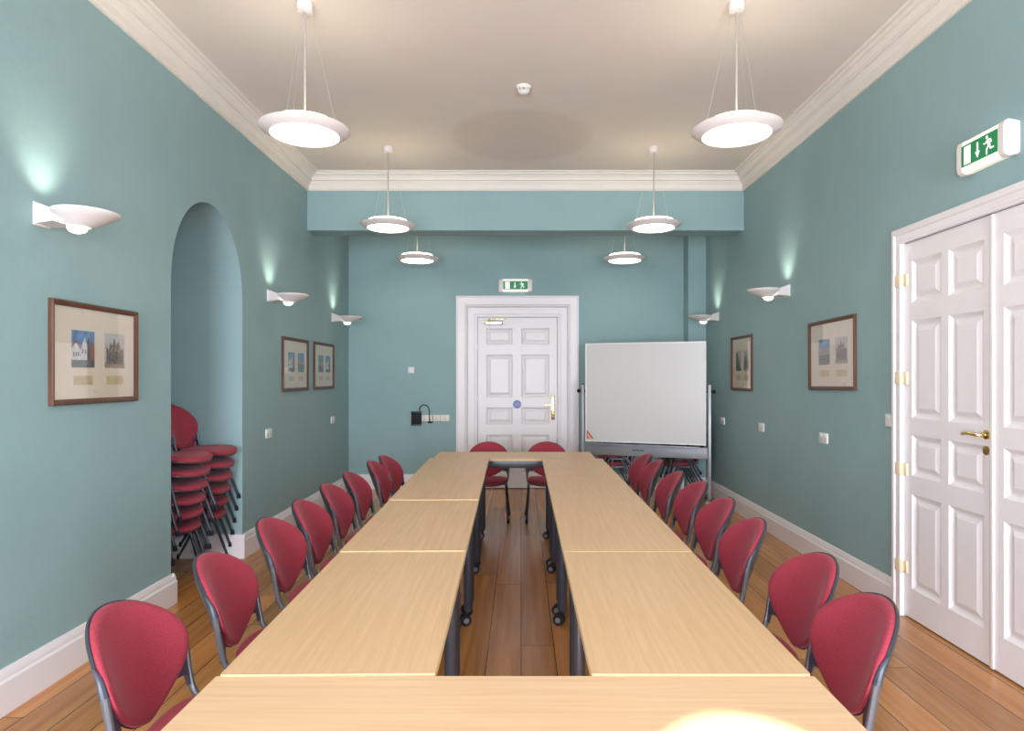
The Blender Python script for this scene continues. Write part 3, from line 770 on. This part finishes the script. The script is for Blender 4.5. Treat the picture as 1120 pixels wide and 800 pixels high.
# ------------------------------------------------------------------ sockets, switches
def socket(label, name, cat, loc, rz, w_=.146, h_=.088, keys=2, group=None, dep=.012, material='plastic_white'):
    t = thing(name, label, cat, loc, rz, group)
    m_ = MB(); m_.box(-w_ / 2, w_ / 2, -dep, 0, -h_ / 2, h_ / 2, .004, 3); fp = m_.build('faceplate', material, t)
    for k in range(keys):
        x = (k - (keys - 1) / 2) * w_ * .48
        m_ = MB(); m_.box(x - .010, x + .010, -dep - .004, -dep + .001, h_ * .10, h_ * .34, .0015); m_.build('rocker', material, t)
        if name == 'wall_socket':
            m_ = MB()
            for dx_, dz_, sx_, sz_ in ((0, -.006, .003, .006), (-.011, -.024, .005, .0025), (.011, -.024, .005, .0025)): m_.box(x + dx_ - sx_, x + dx_ + sx_, -dep - .0006, -dep + .0004, dz_ - sz_, dz_ + sz_)
            m_.build('pin_hole', 'black', t)
    return t
GS = 'white wall sockets'
socket('white double socket on the left wall just past the arch', 'wall_socket', 'socket', (XL, 6.27, 1.027), LEFTW, group=GS)
socket('white double socket on the left wall nearest the far corner', 'wall_socket', 'socket', (XL, 8.40, 1.015), LEFTW, group=GS)
socket('white socket on the right wall just beside the whiteboard post', 'wall_socket', 'socket', (XR, 8.18, 1.02), RIGHTW, group=GS)
socket('white double socket on the right wall between the two pictures', 'wall_socket', 'socket', (XR, 6.86, 1.04), RIGHTW, group=GS)
socket('white double socket on the right wall below the tilted picture', 'wall_socket', 'socket', (XR, 5.45, 1.057), RIGHTW, group=GS)
socket('white light switch against the double door frame', 'light_switch', 'switch', (XR, 4.475, 1.268), RIGHTW, .088, .088, 1)
socket('small white square control on the end wall left of the door', 'wall_switch', 'switch', (-1.535, YB, 1.662), 0, .084, .084, 1, dep=.022)
for k, (x, ww) in enumerate(((-1.315, .146), (-1.178, .10), (-1.062, .125))):
    socket('white socket on the end wall, %s' % ['partly behind the black charger', 'in the middle of the row of three', 'nearest the white door'][k], 'wall_socket', 'socket', (x, YB, .992), 0, ww, .088, (2, 1, 1)[k], group='row of sockets on the end wall', dep=.020, material='plastic_cream')
# black charger hanging beside the sockets
ch = thing('wall_charger', 'black charger with looped cable on the end wall sockets', 'charger', (-1.458, YB, .988), 0)
m_ = MB(); m_.box(-.066, .066, -.075, 0, -.085, .085, .012, 3); m_.build('case', 'black', ch)
m_ = MB()
for zz in (.09, -.088): m_.box(-.072, .072, -.080, -.001, zz - .010, zz + .010, .006, 3)
m_.build('case_band', 'plastic_dark', ch)
m_ = MB(); m_.tube(smooth_path([(.045, -.035, .085), (.045, -.035, .14), (.085, -.035, .185), (.145, -.035, .175), (.178, -.035, .12), (.182, -.035, .0), (.186, -.035, -.055)]), .006, 8)
m_.tube([(.160, -.035, -.055), (.225, -.035, -.055)], .010, 8); m_.build('cable', 'black', ch)

# ------------------------------------------------------------------ exit signs
def exit_sign(label, L_, H_, D_, loc, rz):
    t = thing('exit_sign', label, 'sign', loc, rz, 'green running man exit signs')
    cap = L_ * .13
    m_ = MB()
    # diffuser body: rounded front
    prof = [(0, -H_ / 2 + .01), (-D_ * .65, -H_ / 2), (-D_ * .9, -H_ / 2 + .012), (-D_, -H_ * .30), (-D_, H_ * .30), (-D_ * .9, H_ / 2 - .012), (-D_ * .65, H_ / 2), (0, H_ / 2 - .01)]
    def ext(mb, x0, x1, g=1.0):
        a = [mb.bm.verts.new((x0, y * g, z * g)) for y, z in prof]; b_ = [mb.bm.verts.new((x1, y * g, z * g)) for y, z in prof]
        for k in range(len(prof)): mb.face([a[k], a[(k + 1) % len(prof)], b_[(k + 1) % len(prof)], b_[k]])
        mb.face(a); mb.face(b_[::-1])
    ext(m_, -L_ / 2 + cap, L_ / 2 - cap); m_.build('diffuser', 'sign_lit', t)
    for s_ in (-1, 1):
        m_ = MB(); ext(m_, s_ * (L_ / 2 - cap), s_ * (L_ / 2 - .012), 1.03)
        a = [(y * 1.03, z * 1.03) for y, z in prof]; b_ = [(y * .9, z * .92) for y, z in prof]
        va = [m_.bm.verts.new((s_ * (L_ / 2 - .012), y, z)) for y, z in a]; vb = [m_.bm.verts.new((s_ * L_ / 2, y, z)) for y, z in b_]
        for k in range(len(a)): m_.face([va[k], va[(k + 1) % len(a)], vb[(k + 1) % len(a)], vb[k]])
        m_.face(vb); m_.build('end_cap', 'lamp_white', t)
    gw, gh = L_ / 2 - cap - .004, H_ * .31
    m_ = MB(); m_.box(-gw, gw, -D_ - .003, -D_ + .002, -gh, gh); pn = m_.build('green_panel', 'green', t, smooth=0)
    m_ = MB(); y0, y1 = -D_ - .0045, -D_ - .003
    u = gh / 1.25
    def poly(pts): m_.prism([(a * u, b_ * u) for a, b_ in pts], y0, y1)
    k_ = gw / u
    poly([(-k_ * .84, -1.12), (-k_ * .46, -1.12), (-k_ * .46, 1.05), (-k_ * .84, 1.05)])               # door
    poly([(-.32, .85), (-.05, .85), (-.05, -.2), (.22, -.2), (-.185, -.95), (-.59, -.2), (-.32, -.2)])      # arrow down
    def limb(x0, z0, x1, z1, w0):
        d = Vector((x1 - x0, z1 - z0)).normalized(); p = Vector((-d.y, d.x)) * w0
        poly([(x0 + p.x - d.x * w0 * .5, z0 + p.y - d.y * w0 * .5), (x0 - p.x - d.x * w0 * .5, z0 - p.y - d.y * w0 * .5), (x1 - p.x + d.x * w0 * .5, z1 - p.y + d.y * w0 * .5), (x1 + p.x + d.x * w0 * .5, z1 + p.y + d.y * w0 * .5)])
    ox = k_ * .52
    poly([(ox - .18 + .19 * math.cos(2 * PI * q / 14), .86 + .19 * math.sin(2 * PI * q / 14)) for q in range(14)])
    limb(ox - .02, .50, ox + .18, -.12, .20)                                     # trunk
    limb(ox - .08, .48, ox - .48, .20, .085); limb(ox - .48, .20, ox - .72, .30, .075)     # leading arm
    limb(ox + .02, .52, ox + .42, .46, .085); limb(ox + .42, .46, ox + .52, .14, .075)   # trailing arm
    limb(ox + .10, -.14, ox - .22, -.50, .11); limb(ox - .22, -.50, ox - .22, -1.05, .095)   # leading leg
    limb(ox + .20, -.14, ox + .44, -.56, .11); limb(ox + .44, -.56, ox + .86, -.52, .095)    # trailing leg
    m_.build('pictogram', 'pict', pn, smooth=0)
    m_ = MB(); m_.lathe([(0, .004), (.005, .003), (.006, 0)], 12, mtx=Matrix.Translation((L_ / 2 - .02, -D_ * .96, -H_ * .12)) @ Matrix.Rotation(PI / 2, 4, 'X')); m_.build('indicator_light', 'led', t)
    return t
exit_sign('green running man exit sign above the double door on the right wall', .38, .185, .075, (XR, 3.50, 2.775), RIGHTW)
exit_sign('green running man exit sign above the white door on the end wall', .475, .185, .075, (-.078, YB, 2.838), 0)

# ------------------------------------------------------------------ smoke detector
sd = thing('smoke_detector', 'small round white smoke detector on the ceiling', 'smoke detector', (.02, 5.17, ZC), 0)
m_ = MB(); m_.lathe([(0, 0), (.058, 0), (.060, -.012), (.050, -.022), (0, -.022)], 32); m_.build('base', 'plastic_white', sd)
m_ = MB()
for k in range(6):
    a = 2 * PI * k / 6; m_.tube([(.036 * math.cos(a), .036 * math.sin(a), -.020), (.036 * math.cos(a), .036 * math.sin(a), -.046)], .007, 8)
m_.build('vent_rib', 'plastic_cream', sd)
m_ = MB(); m_.lathe([(0, -.060), (.022, -.058), (.038, -.050), (.042, -.044), (0, -.044)], 32); m_.build('cap', 'plastic_white', sd)

# ------------------------------------------------------------------ pendants
ZP = 3.07
def make_pendant():
    t = thing('pendant_lamp', 'x', 'pendant lamp', (0, 0, 0), 0, 'round white disc pendants')
    m_ = MB(); m_.lathe([(.198, -.028), (.206, -.034), (.235, -.020), (.262, -.004), (.270, .004), (.267, .010), (.245, .017), (.226, .022), (.216, .022), (.205, .010), (.198, .0)], 64, close=True); m_.build('shade', 'lamp_white', t, smooth=60)
    m_ = MB(); m_.lathe([(0, -.040), (.08, -.0395), (.15, -.037), (.185, -.033), (.197, -.028), (.197, -.020), (0, -.020)], 64); m_.build('diffuser', 'glow', t, smooth=60)
    m_ = MB(); m_.lathe([(0, .056), (.10, .055), (.160, .052), (.188, .047), (.203, .036), (.206, .020), (.200, .012), (0, .010)], 64); m_.build('upper_lens', 'glow_up', t, smooth=60)
    m_ = MB(); m_.tube([(0, 0, .03), (0, 0, ZC - ZP - .04)], .0065, 10); m_.build('rod', 'rod_beige', t)
    m_ = MB(); m_.lathe([(0, ZC - ZP), (.048, ZC - ZP), (.050, ZC - ZP - .03), (.044, ZC - ZP - .05), (.012, ZC - ZP - .056), (0, ZC - ZP - .056)], 32); m_.build('ceiling_rose', 'lamp_white', t)
    for k in range(3):
        a = 2 * PI * k / 3 + .5
        m_ = MB(); m_.tube([(.034 * math.cos(a), .034 * math.sin(a), ZC - ZP - .05), (.19 * math.cos(a), .19 * math.sin(a), .05)], .0010, 6); m_.tube([(.19 * math.cos(a), .19 * math.sin(a), .055), (.192 * math.cos(a), .192 * math.sin(a), .030)], .004, 6); m_.build('suspension_wire', 'silver', t)
    return t
pl = make_pendant(); first = True
for y, row in ((4.02, 'nearest pair'), (6.53, 'middle pair'), (8.36, 'far pair behind the beam')):
    for x, sd_ in ((-1.320, 'left'), (1.315, 'right')):
        lb = 'white disc pendant lamp, %s one of the %s' % (sd_, row)
        if first: pl.location = (x, y, ZP); pl['label'] = lb; first = False
        else: dup(pl, (x, y, ZP), 0, lb)

# ------------------------------------------------------------------ wall sconces (front = -y, wall at y=0)
def make_sconce():
    t = thing('wall_sconce', 'x', 'wall lamp', (0, 0, 0), 0, 'white dish wall lamps')
    m_ = MB()
    m_.box(-.055, .055, -.012, 0, -.06, .055, .004)
    # wedge arm from plate to dish
    a = [(-.050, -.012, -.052), (.050, -.012, -.052), (.050, -.012, .050), (-.050, -.012, .050)]
    b_ = [(-.085, -.125, -.048), (.085, -.125, -.048), (.085, -.125, .012), (-.085, -.125, .012)]
    c_ = [(-.070, -.165, -.060), (.070, -.165, -.060), (.070, -.165, -.04), (-.070, -.165, -.04)]
    V = [[m_.bm.verts.new(p) for p in q] for q in (a, b_, c_)]
    for p, q in zip(V, V[1:]):
        for k in range(4): m_.face([p[k], p[(k + 1) % 4], q[(k + 1) % 4], q[k]])
    m_.face(V[0]); m_.face(V[-1])
    m_.build('bracket', 'lamp_white', t, smooth=30)
    m_ = MB()
    n = 56; V = []
    # shallow boat-like dish: rim ellipse, keel nearer the wall, hollow inside
    for (s_, z) in ((1.0, .010), (.985, .003), (.92, -.007), (.77, -.022), (.62, -.036), (.46, -.050), (.32, -.062)):
        cy = -.230 + .048 * (1 - s_)
        V.append([m_.bm.verts.new((.160 * s_ * math.cos(2 * PI * k / n), cy + .148 * s_ * math.sin(2 * PI * k / n), z)) for k in range(n)])
    for (s_, z) in ((.32, -.055), (.46, -.043), (.62, -.029), (.77, -.015), (.915, .000), (.970, .009), (.985, .012)):
        cy = -.230 + .048 * (1 - s_)
        V.append([m_.bm.verts.new((.160 * s_ * math.cos(2 * PI * k / n), cy + .148 * s_ * math.sin(2 * PI * k / n), z)) for k in range(n)])
    for p, q in zip(V, V[1:] + V[:1]):
        for k in range(n): m_.face([p[k], p[(k + 1) % n], q[(k + 1) % n], q[k]])
    m_.build('dish', 'lamp_white', t, smooth=60)
    m_ = MB(); m_.lathe([(0, -.094), (.018, -.0925), (.034, -.086), (.044, -.074), (.046, -.058), (0, -.058)], 36, c=(0, -.185, 0)); m_.build('glass_dome', 'glow_sconce', t, smooth=60)
    m_ = MB(); m_.tube([(-.05, -.200, -.026), (.05, -.200, -.026)], .009, 12); m_.build('lamp_tube', 'glow_up', t)
    return t
SL = bpy.data.lights.new('sconce_bulb', 'SPOT'); SL.energy = 16.0; SL.color = (1.0, .96, .78); SL.shadow_soft_size = .04; SL.spot_size = math.radians(82); SL.spot_blend = 1.0
wl = make_sconce(); first = True
for x, y, z, rz, lb in ((XL, 3.30, 2.375, LEFTW, 'white dish wall lamp on the left wall, nearest, above the town prints'),
                        (XL, 6.29, 2.340, LEFTW, 'white dish wall lamp on the left wall just past the arch'),
                        (XL, 8.42, 2.325, LEFTW, 'white dish wall lamp on the left wall nearest the far corner'),
                        (XR, 6.19, 2.375, RIGHTW, 'white dish wall lamp on the right wall left of the tilted picture'),
                        (XR, 8.40, 2.335, RIGHTW, 'white dish wall lamp on the right wall above the whiteboard corner')):
    if first: wl.location = (x, y, z); wl.rotation_euler = (0, 0, rz); wl['label'] = lb; o = wl; first = False
    else: o = dup(wl, (x, y, z), rz, lb)
    nx = 1 if x < 0 else -1
    bl = bpy.data.objects.new('sconce_bulb', SL); COL.objects.link(bl); bl.location = (x + nx * .145, y, z + .004); bl.rotation_euler = Vector((-nx * .36, 0, 1)).to_track_quat('-Z', 'Y').to_euler()

# ------------------------------------------------------------------ daylight
for nm, (x0, x1, z0, z1), e in (('daylight_window_left', WR[0], 390), ('daylight_window_right', WR[1], 325)):
    L_ = bpy.data.lights.new(nm, 'AREA'); L_.shape = 'RECTANGLE'; L_.size = x1 - x0; L_.size_y = z1 - z0; L_.energy = e; L_.color = (.85, .895, 1.0)
    o = bpy.data.objects.new(nm, L_); COL.objects.link(o); o.location = ((x0 + x1) / 2, YF + .02, (z0 + z1) / 2); o.rotation_euler = (PI / 2, 0, 0)
    o.rotation_euler = (-PI / 2 + PI, 0, 0)
S = bpy.data.lights.new('sun', 'SUN'); S.energy = 30.0; S.angle = math.radians(.5); S.color = (1.0, .95, .86)
so = bpy.data.objects.new('sun', S); COL.objects.link(so)
so.rotation_euler = Vector((.006, 1.0, -.466)).to_track_quat('-Z', 'Y').to_euler()
wd = bpy.data.worlds.new('sky'); sc.world = wd; wd.use_nodes = True
bg = wd.node_tree.nodes['Background']; bg.inputs['Color'].default_value = (.62, .78, 1.0, 1); bg.inputs['Strength'].default_value = 1.0

# ------------------------------------------------------------------ camera
cam = bpy.data.cameras.new('camera'); co = bpy.data.objects.new('camera', cam); COL.objects.link(co)
cam.sensor_fit = 'HORIZONTAL'; cam.sensor_width = 36.0; cam.lens = 720 / 1120 * 36.0
cam.shift_x = -10 / 1120; cam.shift_y = 13 / 1120
co.location = (0, 0, EYE)
co.rotation_euler = (PI / 2, 0, 0)
cam.clip_start = .05
sc.camera = co
vs = sc.view_settings
vs.view_transform = 'Standard'; vs.look = 'None'; vs.gamma = 1.0; vs.use_curve_mapping = False
vs.exposure = -0.05
sc.cycles.max_bounces = 10; sc.cycles.diffuse_bounces = 6
sc.cycles.sample_clamp_indirect = 6.0
